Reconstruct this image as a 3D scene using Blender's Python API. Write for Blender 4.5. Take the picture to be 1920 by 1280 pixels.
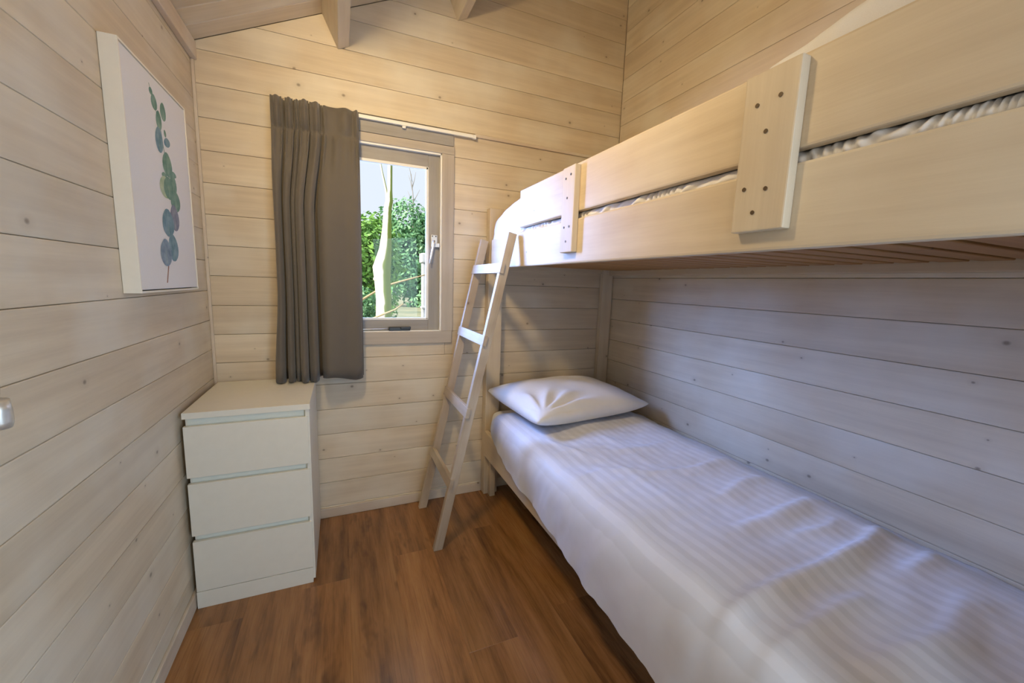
import bpy, bmesh, math, random
from mathutils import Vector, Matrix, noise, Euler

for o in list(bpy.data.objects): bpy.data.objects.remove(o)
S = bpy.context.scene
COL = S.collection

# ------------------------------------------------------------------ camera, sky, sun, lights, exposure
yaw, pitch, roll = -0.4065, -0.1427, 0.0334
cp, sp = math.cos(pitch), math.sin(pitch)
fwd = Vector((-math.sin(yaw)*cp, math.cos(yaw)*cp, sp))
rt = Vector((math.cos(yaw), math.sin(yaw), 0))
up = rt.cross(fwd)
rt2 = rt*math.cos(roll) + up*math.sin(roll)
up2 = -rt*math.sin(roll) + up*math.cos(roll)
cam = bpy.data.objects.new('camera', bpy.data.cameras.new('camera'))
COL.objects.link(cam)
cam.matrix_world = Matrix(((rt2.x, up2.x, -fwd.x, 0.552), (rt2.y, up2.y, -fwd.y, -2.22), (rt2.z, up2.z, -fwd.z, 1.2778), (0, 0, 0, 1)))
cam.data.sensor_width = 36.0
cam.data.lens = 750.1/1920*36
cam.data.clip_start = 0.02
S.camera = cam

w = bpy.data.worlds.new('sky'); S.world = w; w.use_nodes = True
bg = w.node_tree.nodes['Background']
bg.inputs['Color'].default_value = (0.80, 0.87, 1.0, 1)
bg.inputs['Strength'].default_value = 1.0

def lamp(name, kind, loc, energy, color, **kw):
    d = bpy.data.lights.new(name, kind); d.energy = energy; d.color = color
    for k, v in kw.items(): setattr(d, k, v)
    o = bpy.data.objects.new(name, d); COL.objects.link(o); o.location = loc
    return o
def aim(o, to):
    o.rotation_euler = (Vector(to)-o.location).to_track_quat('-Z', 'Y').to_euler()

sun = lamp('sun', 'SUN', (-5, 2, 8), 7.5, (1.0, 0.93, 0.80), angle=0.01)
sun.rotation_euler = Vector((0.80, 0.28, -0.55)).to_track_quat('-Z', 'Y').to_euler()
sky_fill = lamp('window_sky_fill', 'AREA', (-0.55, 1.05, 2.0), 530, (0.25, 0.43, 1.0), shape='RECTANGLE', size=1.5, size_y=1.5)  # area lamp added outside, out of view, to boost the window's sky light
aim(sky_fill, (1.0, -0.2, 1.35))
cool_fill = lamp('rear_cool_fill', 'AREA', (1.15, -2.62, 1.0), 25, (0.60, 0.79, 1.0), shape='RECTANGLE', size=0.8, size_y=1.5)  # added cool fill behind the camera; no doorway is built
aim(cool_fill, (0.0, -1.75, 0.85))
warm = lamp('room_lamp', 'SPOT', (0.44, -1.25, 2.28), 62, (1.0, 0.745, 0.40), shadow_soft_size=0.09, spot_size=math.radians(165), spot_blend=1.0)
warm_back = lamp('rear_warm_fill', 'POINT', (0.62, -2.60, 2.0), 5.0, (1.0, 0.77, 0.45), shadow_soft_size=0.16)  # warm point fill added unseen behind the camera
aim(warm, (1.45, -0.40, 1.85))

S.view_settings.view_transform = 'Standard'
S.view_settings.look = 'None'
S.view_settings.gamma = 1.0
S.view_settings.use_curve_mapping = False
S.view_settings.exposure = 0.08

# ------------------------------------------------------------------ materials
def mat(name):
    m = bpy.data.materials.new(name); m.use_nodes = True
    nt = m.node_tree; b = nt.nodes['Principled BSDF']
    return m, nt, b
def N(nt, t, **kw):
    n = nt.nodes.new(t)
    for k, v in kw.items(): setattr(n, k, v)
    return n
def math_node(nt, op, a, b=None, clamp=False):
    n = N(nt, 'ShaderNodeMath', operation=op, use_clamp=clamp)
    for i, v in enumerate((a, b)):
        if v is None: continue
        if isinstance(v, (int, float)): n.inputs[i].default_value = v
        else: nt.links.new(v, n.inputs[i])
    return n.outputs[0]
def ramp(nt, fac, stops):
    r = N(nt, 'ShaderNodeValToRGB')
    e = r.color_ramp.elements
    while len(e) < len(stops): e.new(0.5)
    for i, (p, c) in enumerate(stops):
        e[i].position = p; e[i].color = (*c, 1) if len(c) == 3 else c
    nt.links.new(fac, r.inputs[0]); return r.outputs[0]
def mix(nt, fac, a, b, mode='MIX'):
    n = N(nt, 'ShaderNodeMix', data_type='RGBA', blend_type=mode)
    for sock, v in ((n.inputs[0], fac), (n.inputs[6], a), (n.inputs[7], b)):
        if isinstance(v, (int, float)): sock.default_value = v
        elif isinstance(v, tuple): sock.default_value = (*v, 1) if len(v) == 3 else v
        else: nt.links.new(v, sock)
    return n.outputs[2]
def objcoord(nt, scale, rnd=40.0):
    tc = N(nt, 'ShaderNodeTexCoord'); oi = N(nt, 'ShaderNodeObjectInfo')
    r = math_node(nt, 'MULTIPLY', oi.outputs['Random'], rnd)
    a = N(nt, 'ShaderNodeVectorMath', operation='ADD')
    nt.links.new(tc.outputs['Object'], a.inputs[0]); nt.links.new(r, a.inputs[1])
    mp = N(nt, 'ShaderNodeMapping'); mp.inputs['Scale'].default_value = scale
    nt.links.new(a.outputs[0], mp.inputs[0])
    return mp.outputs[0], oi.outputs['Random'], a.outputs[0]
def noise_tex(nt, vec, scale=1.0, detail=4, rough=0.6):
    n = N(nt, 'ShaderNodeTexNoise'); n.inputs['Scale'].default_value = scale
    n.inputs['Detail'].default_value = detail; n.inputs['Roughness'].default_value = rough
    if vec is not None: nt.links.new(vec, n.inputs['Vector'])
    return n.outputs[0]

def wood(name, light, dark, knots=0.5, rough=0.55, var=0.12, knotcol=(0.10, 0.06, 0.035), bump=0.12, wash=(0.78, 0.745, 0.65), washamt=0.5):
    m, nt, b = mat(name)
    v1, rnd, raw = objcoord(nt, (1.4, 26, 26))
    g = noise_tex(nt, v1, 1.0, 5, 0.65)
    v2, _, _ = objcoord(nt, (7, 240, 240))
    fg = noise_tex(nt, v2, 1.0, 3, 0.6)
    c = ramp(nt, g, [(0.30, dark), (0.66, light)])
    c = mix(nt, math_node(nt, 'MULTIPLY', ramp(nt, fg, [(0.45, (0, 0, 0)), (0.75, (1, 1, 1))]), 0.22), c, dark)
    # patches of thicker white wash
    pw = noise_tex(nt, raw, 3.0, 3, 0.5)
    c = mix(nt, math_node(nt, 'MULTIPLY', ramp(nt, pw, [(0.42, (0, 0, 0)), (0.7, (1, 1, 1))]), washamt), c, wash)
    # per board tone
    sc = math_node(nt, 'ADD', math_node(nt, 'MULTIPLY', rnd, var), 1.0-var*0.6)
    hs = N(nt, 'ShaderNodeHueSaturation'); nt.links.new(sc, hs.inputs['Value']); nt.links.new(c, hs.inputs['Color'])
    c = hs.outputs[0]
    if knots > 0:
        vo = N(nt, 'ShaderNodeTexVoronoi'); vo.inputs['Scale'].default_value = 6.0; vo.inputs['Randomness'].default_value = 1.0
        vo.voronoi_dimensions = '2D'
        s3 = N(nt, 'ShaderNodeSeparateXYZ'); nt.links.new(raw, s3.inputs[0]); c3 = N(nt, 'ShaderNodeCombineXYZ')
        nt.links.new(math_node(nt, 'MULTIPLY', s3.outputs[0], 0.8), c3.inputs[0]); nt.links.new(s3.outputs[2], c3.inputs[1])
        nt.links.new(c3.outputs[0], vo.inputs['Vector'])
        sep = N(nt, 'ShaderNodeSeparateColor'); nt.links.new(vo.outputs['Color'], sep.inputs[0])
        keep = math_node(nt, 'LESS_THAN', sep.outputs[0], knots)
        size = math_node(nt, 'ADD', math_node(nt, 'MULTIPLY', sep.outputs[1], 0.040), 0.012)
        rel = math_node(nt, 'DIVIDE', vo.outputs['Distance'], size)
        core = ramp(nt, rel, [(0.35, (1, 1, 1)), (1.0, (0, 0, 0))])
        halo = ramp(nt, math_node(nt, 'MULTIPLY', rel, 0.3), [(0.2, (1, 1, 1)), (0.9, (0, 0, 0))])
        c = mix(nt, math_node(nt, 'MULTIPLY', math_node(nt, 'MULTIPLY', halo, keep), 0.28), c, tuple(x*0.72 for x in dark))
        c = mix(nt, math_node(nt, 'MULTIPLY', math_node(nt, 'MULTIPLY', core, keep), 0.62), c, knotcol)
    nt.links.new(c, b.inputs['Base Color'])
    b.inputs['Roughness'].default_value = rough
    bp = N(nt, 'ShaderNodeBump'); bp.inputs['Strength'].default_value = bump; bp.inputs['Distance'].default_value = 0.002
    nt.links.new(fg, bp.inputs['Height']); nt.links.new(bp.outputs[0], b.inputs['Normal'])
    return m

M = {}
M['wall'] = wood('whitewashed_pine', (0.69, 0.58, 0.425), (0.56, 0.455, 0.325), 0.5)
M['bed'] = wood('bed_pine', (0.64, 0.53, 0.38), (0.54, 0.43, 0.295), 0.12, rough=0.5, var=0.06, washamt=0.3)
M['trim'] = wood('trim_pine', (0.64, 0.53, 0.42), (0.52, 0.42, 0.32), 0.3, var=0.06)
M['ladder'] = wood('ladder_pine', (0.46, 0.365, 0.275), (0.33, 0.25, 0.175), 0.3, rough=0.5, var=0.05, washamt=0.45)
M['slat'] = wood('raw_slat', (0.44, 0.23, 0.075), (0.33, 0.165, 0.05), 0.2, washamt=0.0)
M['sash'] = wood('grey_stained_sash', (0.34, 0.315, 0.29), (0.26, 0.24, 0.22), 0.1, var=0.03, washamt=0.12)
M['casing'] = wood('grey_stained_casing', (0.47, 0.405, 0.335), (0.38, 0.325, 0.265), 0.2, var=0.03, washamt=0.15)

def floor_mat():
    m, nt, b = mat('laminate_oak')
    v1, rnd, raw = objcoord(nt, (1.6, 13, 13))
    g = noise_tex(nt, v1, 1.0, 6, 0.65)
    c = ramp(nt, g, [(0.28, (0.10, 0.040, 0.012)), (0.47, (0.27, 0.118, 0.036)), (0.72, (0.40, 0.190, 0.065))])
    v2, _, _ = objcoord(nt, (5, 190, 190))
    fg = noise_tex(nt, v2, 1.0, 3, 0.6)
    c = mix(nt, math_node(nt, 'MULTIPLY', ramp(nt, fg, [(0.5, (0, 0, 0)), (0.72, (1, 1, 1))]), 0.35), c, (0.075, 0.026, 0.008))
    v3, _, _ = objcoord(nt, (3.2, 9, 9))
    k = noise_tex(nt, v3, 1.0, 3, 0.7)
    c = mix(nt, math_node(nt, 'MULTIPLY', ramp(nt, k, [(0.62, (0, 0, 0)), (0.74, (1, 1, 1))]), 0.6), c, (0.050, 0.017, 0.006))
    hs = N(nt, 'ShaderNodeHueSaturation'); nt.links.new(math_node(nt, 'ADD', math_node(nt, 'MULTIPLY', rnd, 0.35), 0.82), hs.inputs['Value'])
    nt.links.new(c, hs.inputs['Color']); nt.links.new(hs.outputs[0], b.inputs['Base Color'])
    b.inputs['Roughness'].default_value = 0.25
    b.inputs['Specular IOR Level'].default_value = 0.65
    bp = N(nt, 'ShaderNodeBump'); bp.inputs['Strength'].default_value = 0.08; bp.inputs['Distance'].default_value = 0.001
    nt.links.new(fg, bp.inputs['Height']); nt.links.new(bp.outputs[0], b.inputs['Normal'])
    return m
M['floor'] = floor_mat()

def plain(name, col, rough=0.5, metal=0.0, nscale=None, namt=0.08):
    m, nt, b = mat(name)
    tc = N(nt, 'ShaderNodeTexCoord')
    n = noise_tex(nt, tc.outputs['Object'], nscale or 30, 3)
    lo = tuple(x*(1-namt) for x in col); hi = tuple(min(1, x*(1+namt)) for x in col)
    nt.links.new(ramp(nt, n, [(0.3, lo), (0.7, hi)]), b.inputs['Base Color'])
    b.inputs['Roughness'].default_value = rough; b.inputs['Metallic'].default_value = metal
    return m
M['lacquer'] = plain('white_foil', (0.76, 0.73, 0.64), 0.42, namt=0.015)
M['recess'] = plain('white_recess', (0.74, 0.76, 0.68), 0.45, namt=0.015)
M['white'] = plain('white_plastic', (0.84, 0.82, 0.77), 0.35, namt=0.01)
M['frame_white'] = plain('frame_paint', (0.86, 0.80, 0.68), 0.4, namt=0.015)
M['canvas'] = plain('canvas', (0.80, 0.78, 0.76), 0.75, nscale=400, namt=0.03)
M['black'] = plain('black_plastic', (0.025, 0.027, 0.028), 0.35)
M['gap'] = plain('shadow_gap', (0.05, 0.05, 0.05), 0.8)
M['steel'] = plain('pale_steel', (0.72, 0.70, 0.65), 0.35, 0.7)
M['brass'] = plain('satin_nickel', (0.40, 0.34, 0.24), 0.42, 0.8)
M['screw'] = plain('screw', (0.10, 0.065, 0.035), 0.5, 0.3)
M['hall'] = plain('wall_board', (0.55, 0.47, 0.37), 0.6)
M['core'] = plain('log_core', (0.34, 0.25, 0.165), 0.8)

def fabric(name, col, stripes=None, weave=900, bump=0.15, rough=0.85, sheen=0.2):
    m, nt, b = mat(name)
    tc = N(nt, 'ShaderNodeTexCoord')
    n = noise_tex(nt, tc.outputs['Object'], 14, 4)
    c = ramp(nt, n, [(0.3, tuple(x*0.95 for x in col)), (0.7, col)])
    wv = N(nt, 'ShaderNodeTexNoise'); wv.inputs['Scale'].default_value = weave; nt.links.new(tc.outputs['Object'], wv.inputs['Vector'])
    if stripes:
        sx = N(nt, 'ShaderNodeSeparateXYZ'); nt.links.new(tc.outputs['Object'], sx.inputs[0])
        s = math_node(nt, 'SINE', math_node(nt, 'MULTIPLY', sx.outputs[0], 2*math.pi/stripes))
        f = ramp(nt, math_node(nt, 'ADD', math_node(nt, 'MULTIPLY', s, 0.5), 0.5), [(0.42, (0, 0, 0)), (0.58, (1, 1, 1))])
        c = mix(nt, f, c, tuple(x*0.89 for x in col))
        nt.links.new(math_node(nt, 'SUBTRACT', 0.72, math_node(nt, 'MULTIPLY', f, 0.22)), b.inputs['Roughness'])
    else:
        b.inputs['Roughness'].default_value = rough
        c = mix(nt, math_node(nt, 'MULTIPLY', ramp(nt, wv.outputs[0], [(0.4, (0, 0, 0)), (0.65, (1, 1, 1))]), 0.25), c, tuple(x*0.65 for x in col))
    nt.links.new(c, b.inputs['Base Color'])
    b.inputs['Sheen Weight'].default_value = sheen
    bp = N(nt, 'ShaderNodeBump'); bp.inputs['Strength'].default_value = bump; bp.inputs['Distance'].default_value = 0.001
    nt.links.new(wv.outputs[0], bp.inputs['Height']); nt.links.new(bp.outputs[0], b.inputs['Normal'])
    return m
M['curtain'] = fabric('taupe_curtain', (0.130, 0.110, 0.088), None, 1300, 0.25)
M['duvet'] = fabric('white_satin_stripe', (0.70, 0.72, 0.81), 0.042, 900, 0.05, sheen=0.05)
M['linen'] = fabric('white_cotton', (0.80, 0.78, 0.77), None, 1500, 0.04, sheen=0.05)

def glass_mat():
    m = bpy.data.materials.new('window_glass'); m.use_nodes = True; nt = m.node_tree
    nt.nodes.remove(nt.nodes['Principled BSDF'])
    t = N(nt, 'ShaderNodeBsdfTransparent'); t.inputs[0].default_value = (0.99, 1.0, 0.995, 1)
    g = N(nt, 'ShaderNodeBsdfGlossy'); g.inputs['Roughness'].default_value = 0.02
    mx = N(nt, 'ShaderNodeMixShader'); mx.inputs[0].default_value = 0.012
    nt.links.new(t.outputs[0], mx.inputs[1]); nt.links.new(g.outputs[0], mx.inputs[2])
    nt.links.new(mx.outputs[0], nt.nodes['Material Output'].inputs[0])
    return m
M['glass'] = glass_mat()

def leaf_mat(name, a, b_, translucent=0.35):
    m, nt, b = mat(name)
    tc = N(nt, 'ShaderNodeTexCoord')
    n = noise_tex(nt, tc.outputs['Object'], 3.5, 4)
    nt.links.new(ramp(nt, n, [(0.3, a), (0.7, b_)]), b.inputs['Base Color'])
    b.inputs['Roughness'].default_value = 0.6
    return m
M['leaf_bright'] = leaf_mat('leaf_bright', (0.10, 0.30, 0.06), (0.34, 0.60, 0.12))
M['leaf_mid'] = leaf_mat('leaf_mid', (0.09, 0.30, 0.15), (0.32, 0.56, 0.27))
M['leaf_dark'] = leaf_mat('leaf_conifer', (0.03, 0.12, 0.10), (0.07, 0.22, 0.16))
def bark():
    m, nt, b = mat('pale_bark')
    tc = N(nt, 'ShaderNodeTexCoord'); sx = N(nt, 'ShaderNodeSeparateXYZ'); nt.links.new(tc.outputs['Object'], sx.inputs[0])
    n = noise_tex(nt, tc.outputs['Object'], 4, 5)
    geo = N(nt, 'ShaderNodeNewGeometry'); sn = N(nt, 'ShaderNodeSeparateXYZ'); nt.links.new(tc.outputs['Normal'], sn.inputs[0])
    side = math_node(nt, 'ADD', sn.outputs[0], math_node(nt, 'MULTIPLY', n, 0.8))
    c = ramp(nt, side, [(0.40, (0.70, 0.62, 0.58)), (0.52, (0.22, 0.28, 0.055))])
    nt.links.new(c, b.inputs['Base Color']); b.inputs['Roughness'].default_value = 0.85
    return m
M['bark'] = bark()
M['twig'] = plain('twig', (0.50, 0.38, 0.22), 0.8)
M['greytwig'] = plain('grey_twig', (0.30, 0.27, 0.24), 0.8)
M['post'] = plain('pale_painted_post', (0.55, 0.56, 0.60), 0.6)
def ground_mat():
    m, nt, b = mat('lawn_and_litter')
    tc = N(nt, 'ShaderNodeTexCoord')
    n = noise_tex(nt, tc.outputs['Object'], 0.5, 6, 0.7); f = noise_tex(nt, tc.outputs['Object'], 9, 4, 0.7)
    c = ramp(nt, n, [(0.35, (0.16, 0.19, 0.12)), (0.5, (0.26, 0.27, 0.16)), (0.65, (0.46, 0.40, 0.26))])
    c = mix(nt, math_node(nt, 'MULTIPLY', f, 0.5), c, (0.30, 0.33, 0.24))
    nt.links.new(c, b.inputs['Base Color']); b.inputs['Roughness'].default_value = 0.9
    return m
M['ground'] = ground_mat()
def print_mat(name, a, b_):
    m, nt, b = mat(name)
    tc = N(nt, 'ShaderNodeTexCoord')
    n = noise_tex(nt, tc.outputs['Object'], 28, 3)
    nt.links.new(ramp(nt, n, [(0.3, a), (0.7, b_)]), b.inputs['Base Color']); b.inputs['Roughness'].default_value = 0.8
    return m
M['p_green'] = print_mat('print_green', (0.10, 0.22, 0.17), (0.25, 0.38, 0.30))
M['p_teal'] = print_mat('print_teal', (0.11, 0.22, 0.26), (0.27, 0.38, 0.43))
M['p_blue'] = print_mat('print_blue', (0.15, 0.22, 0.29), (0.32, 0.40, 0.47))
M['p_violet'] = print_mat('print_violet', (0.16, 0.17, 0.24), (0.30, 0.32, 0.38))
M['p_lime'] = print_mat('print_lime', (0.30, 0.42, 0.25), (0.55, 0.60, 0.42))
M['p_stem'] = print_mat('print_stem', (0.22, 0.28, 0.24), (0.30, 0.34, 0.28))
M['p_brown'] = print_mat('print_brown', (0.30, 0.14, 0.09), (0.42, 0.22, 0.14))

# ------------------------------------------------------------------ helpers
def tag(o, label=None, cat=None, group=None, kind=None):
    for k, v in (('label', label), ('category', cat), ('group', group), ('kind', kind)):
        if v: o[k] = v
    return o
def wm(o):
    m = o.matrix_basis.copy()
    return wm(o.parent) @ o.matrix_parent_inverse @ m if o.parent else m
def adopt(o, p):
    if p is not None:
        o.parent = p; o.matrix_parent_inverse = wm(p).inverted()
    return o
def empty(name, loc, label, cat, group=None):
    o = bpy.data.objects.new(name, None); COL.objects.link(o); o.location = loc
    o.empty_display_size = 0.1
    return tag(o, label, cat, group)
def mesh_obj(name, bm, material, parent=None, matrix=None, smooth=False):
    me = bpy.data.meshes.new(name)
    bmesh.ops.recalc_face_normals(bm, faces=bm.faces[:])
    bm.to_mesh(me); bm.free()
    if smooth:
        for p in me.polygons: p.use_smooth = True
    for mm in (material if isinstance(material, list) else [material]): me.materials.append(mm)
    o = bpy.data.objects.new(name, me); COL.objects.link(o)
    if matrix is not None: o.matrix_basis = matrix
    return adopt(o, parent)
def box_bm(x0, x1, y0, y1, z0, z1, bm=None):
    bm = bm or bmesh.new()
    v = [bm.verts.new((x, y, z)) for z in (z0, z1) for y in (y0, y1) for x in (x0, x1)]
    for f in ((0, 2, 3, 1), (4, 5, 7, 6), (0, 1, 5, 4), (2, 6, 7, 3), (0, 4, 6, 2), (1, 3, 7, 5)):
        bm.faces.new([v[i] for i in f])
    return bm
def bevel(bm, r, seg=1):
    if r > 0: bmesh.ops.bevel(bm, geom=bm.edges[:], offset=r, segments=seg, profile=0.6, affect='EDGES')
    return bm
def box(name, xr, yr, zr, material, parent=None, grain='x', bev=0.003, seg=2, kind=None):
    c = Vector(((xr[0]+xr[1])/2, (yr[0]+yr[1])/2, (zr[0]+zr[1])/2))
    d = (xr[1]-xr[0], yr[1]-yr[0], zr[1]-zr[0])
    if grain == 'x': s, R = d, Matrix()
    elif grain == 'y': s, R = (d[1], d[0], d[2]), Matrix.Rotation(math.pi/2, 4, 'Z')
    else: s, R = (d[2], d[1], d[0]), Matrix.Rotation(-math.pi/2, 4, 'Y')
    bm = bevel(box_bm(-s[0]/2, s[0]/2, -s[1]/2, s[1]/2, -s[2]/2, s[2]/2), min(bev, min(s)*0.4), seg)
    o = mesh_obj(name, bm, material, parent, Matrix.Translation(c) @ R)
    if kind: o['kind'] = kind
    return o
def poly_board(name, pts, T, material, parent, matrix, bev=0.0032):
    """board whose face outline is pts (local x,z); front at y=0, back at y=T, front edges chamfered"""
    bm = bmesh.new()
    f = [bm.verts.new((x, 0, z)) for x, z in pts]; b = [bm.verts.new((x, T, z)) for x, z in pts]
    n = len(pts); bm.faces.new(f); bm.faces.new(b[::-1])
    for i in range(n): bm.faces.new((f[i], b[i], b[(i+1) % n], f[(i+1) % n]))
    es = [e for e in bm.edges if all(abs(v.co.y) < 1e-6 for v in e.verts)]
    bmesh.ops.bevel(bm, geom=es, offset=bev, segments=2, profile=0.6, affect='EDGES')
    return mesh_obj(name, bm, material, parent, matrix)
def tube(name, pts, radii, material, parent=None, sides=10, bm=None, finish=True):
    bm = bm or bmesh.new(); rings = []
    P = [Vector(p) for p in pts]
    for i, p in enumerate(P):
        t = (P[min(i+1, len(P)-1)]-P[max(i-1, 0)]).normalized()
        a = t.orthogonal().normalized()
        if i and rings:
            a = (prev - t*prev.dot(t)).normalized()
        prev = a; b = t.cross(a); r = radii[i] if isinstance(radii, (list, tuple)) else radii
        rings.append([bm.verts.new(p + (a*math.cos(k*2*math.pi/sides)+b*math.sin(k*2*math.pi/sides))*r) for k in range(sides)])
    for r0, r1 in zip(rings, rings[1:]):
        for k in range(sides): bm.faces.new((r0[k], r0[(k+1) % sides], r1[(k+1) % sides], r1[k]))
    bm.faces.new(rings[0][::-1]); bm.faces.new(rings[-1])
    return mesh_obj(name, bm, material, parent, smooth=True) if finish else bm
def ss(a, b, x):
    t = max(0, min(1, (x-a)/(b-a))); return t*t*(3-2*t)
random.seed(7)

# ------------------------------------------------------------------ room shell
W, YF, MOD = 2.2, -2.80, 0.13447
SLOPE, Z0 = 0.47, 2.235
ang = math.atan(SLOPE)
floor = mesh_obj('floor', box_bm(-0.06, W+0.06, YF-0.06, 0.09, -0.12, -0.012), M['core']); tag(floor, kind='structure')
PW, PL = 0.187, 1.28
for i in range(13):
    x0 = -0.19 + i*PW
    xa, xb = max(0, x0), min(W, x0+PW)
    if xb-xa < 0.01: continue
    y = 0 - ((i*0.47) % 1.0)*PL
    ys = [0.0]
    while y > YF:
        if y < -0.02: ys.append(y)
        y -= PL
    ys.append(YF)
    for a, b in zip(ys, ys[1:]):
        box('floor_plank', (xa+0.00005, xb-0.00005), (b+0.00005, a-0.00005), (-0.012, 0), M['floor'], floor, 'y', 0.0003, 1)

# back wall with the window opening
OX0, OX1, OZ0, OZ1 = 0.40, 1.10, 0.965, 2.03
bm = box_bm(-0.06, OX0, 0.03, 0.09, 0, 3.4)
box_bm(OX1, W+0.06, 0.03, 0.09, 0, 3.4, bm); box_bm(OX0, OX1, 0.03, 0.09, 0, OZ0, bm); box_bm(OX0, OX1, 0.03, 0.09, OZ1, 3.4, bm)
wall_back = tag(mesh_obj('wall_back', bm, M['core']), kind='structure')
def roofx(z): return max(0.0, (z-Z0)/SLOPE)
k = -3
while True:
    z0, z1 = 0.329+MOD*k, 0.329+MOD*(k+1); k += 1
    z0 = max(z0, 0)+0.0005; z1 -= 0.0005
    if roofx(z1) > W-0.03: break
    xl0, xl1 = roofx(z0), roofx(z1)
    if z0 < OZ0-0.03 < z1: poly_board('plank', [(0, 0), (OX1-OX0-0.0204, 0), (OX1-OX0-0.0204, 0.940-z0), (0, 0.940-z0)], 0.03, M['wall'], wall_back, Matrix.Translation((OX0+0.0102, 0, z0)))
    if z1 > OZ0 and z0 < OZ1-0.05: spans = [(xl0, xl1, OX0+0.01), (OX1-0.01,)*2+(W,)]
    else: spans = [(xl0, xl1, W)]
    for a, a1, b in spans:
        pts = [(0, 0), (b-a, 0), (b-a, z1-z0), (a1-a, z1-z0)]
        if a1 > a and xl0 == 0 and z0 < Z0 < z1: pts = [(0, 0), (b, 0), (b, z1-z0), (a1, z1-z0), (0, Z0-z0)]
        poly_board('plank', pts, 0.03, M['wall'], wall_back, Matrix.Translation((a, 0, z0)))
# side walls: boards sit half a module higher than the back wall's
wall_left = tag(mesh_obj('wall_left', box_bm(-0.06, -0.03, YF, 0.03, 0, 2.5), M['core']), kind='structure')
wall_right = tag(mesh_obj('wall_right', box_bm(W+0.03, W+0.06, YF, 0.03, 0, 3.5), M['core']), kind='structure')
DY0, DY1, DZ = -2.16, -1.37, 2.02
k = -3
while True:
    z0, z1 = max(0.396+MOD*k, 0)+0.0005, 0.396+MOD*(k+1)-0.0005; k += 1
    if z0 > 3.28: break
    h = z1-z0
    R90 = Matrix.Rotation(math.pi/2, 4, 'Z'); Rm = Matrix.Rotation(-math.pi/2, 4, 'Z')
    poly_board('plank', [(0, 0), (-YF, 0), (-YF, h), (0, h)], 0.03, M['wall'], wall_right, Matrix.Translation((W, 0, z0)) @ Rm)
    if z0 < 2.2:
        for a, b in ([(DY1, 0), (YF, DY0)] if z0 < DZ-0.02 else [(YF, 0)]):
            poly_board('plank', [(0, 0), (b-a, 0), (b-a, h), (0, h)], 0.03, M['wall'], wall_left, Matrix.Translation((0, a, z0)) @ R90)
tag(mesh_obj('wall_front', box_bm(-0.06, W+0.06, YF-0.06, YF, 0, 3.5), M['hall']), kind='structure')
# sloping ceiling of boards and its two purlins
RS = Matrix.Translation((0, 0, Z0)) @ Matrix.Rotation(-ang, 4, 'Y')
LS = W/math.cos(ang)
ceiling = tag(mesh_obj('ceiling', box_bm(-0.12, LS+0.15, YF-0.06, 0.12, 0.018, 0.08), M['core'], None, RS), kind='structure')
nb = int(-YF/0.105)
for i in range(nb+1):
    ya, yb = -i*0.105, max(-(i+1)*0.105, YF)
    if ya-yb < 0.02: continue
    bm = bevel(box_bm(-0.03, LS+0.03, -(ya-yb)/2+0.0003, (ya-yb)/2-0.0003, 0, 0.018), 0.003, 1)
    mesh_obj('ceiling_board', bm, M['wall'], ceiling, RS @ Matrix.Translation((0, (ya+yb)/2, 0)))
for bx, bz in ((0.570, 2.337), (1.143, 2.606)):
    d = (Z0+SLOPE*bx-bz)*math.cos(ang)
    bm = bevel(box_bm(-1.4, 1.4, -0.0275, 0.0275, 0, d), 0.004, 2)
    sx = bx/math.cos(ang)
    ux, nx = Vector((math.cos(ang), 0, math.sin(ang))), Vector((-math.sin(ang), 0, math.cos(ang)))
    c = Vector((bx, -1.4, bz)) + ux*0.0275
    yv = Vector((0, 1, 0)); zz = nx; xx = yv; y2 = zz.cross(xx)
    Mx = Matrix(((xx.x, y2.x, zz.x, c.x), (xx.y, y2.y, zz.y, c.y), (xx.z, y2.z, zz.z, c.z), (0, 0, 0, 1)))
    mesh_obj('beam', bm, M['wall'], ceiling, Mx)
box('trim_1', (0, 0.022), (YF, 0), (2.165, 2.236), M['trim'], None, 'y', 0.004, kind='structure')
box('trim_2', (0, 0.012), (-0.012, 0), (0.06, 2.165), M['trim'], None, 'z', 0.003, kind='structure')
box('trim_3', (1.245, W), (-0.014, 0), (2.058, 2.074), M['trim'], None, 'x', 0.003, kind='structure')
box('baseboard_back', (0.012, 1.325), (-0.012, 0), (0, 0.055), M['trim'], None, 'x', 0.004, kind='structure')
box('baseboard_left', (0, 0.012), (DY1, 0), (0, 0.062), M['trim'], None, 'y', 0.004, kind='structure')

# door in the left wall (outside the frame) with its lever reaching into it
door = tag(box('door_1', (-0.028, 0.0), (DY0+0.004, DY1-0.004), (0.004, DZ-0.02), M['trim'], None, 'z', 0.003), kind='structure')
hd = bpy.data.objects.new('door_handle', None); COL.objects.link(hd); hd.location = (0, -1.41, 1.082); adopt(hd, door)
bm = bmesh.new(); bmesh.ops.create_cone(bm, cap_ends=True, segments=24, radius1=0.025, radius2=0.023, depth=0.012)
mesh_obj('rose', bevel(bm, 0.002), M['brass'], hd, Matrix.Translation((0.006, -1.41, 1.082)) @ Matrix.Rotation(math.pi/2, 4, 'Y'), True)
tube('lever', [(0.01, -1.415, 1.086), (0.055, -1.415, 1.088), (0.075, -1.413, 1.090), (0.087, -1.409, 1.088)], [0.011, 0.012, 0.020, 0.021], M['brass'], hd, 16)
tube('lever_grip', [(0.080, -1.402, 1.082), (0.080, -1.400, 1.066), (0.080, -1.399, 1.050), (0.080, -1.399, 1.040)], [0.0155, 0.0158, 0.0155, 0.013], M['steel'], hd, 16)

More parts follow.
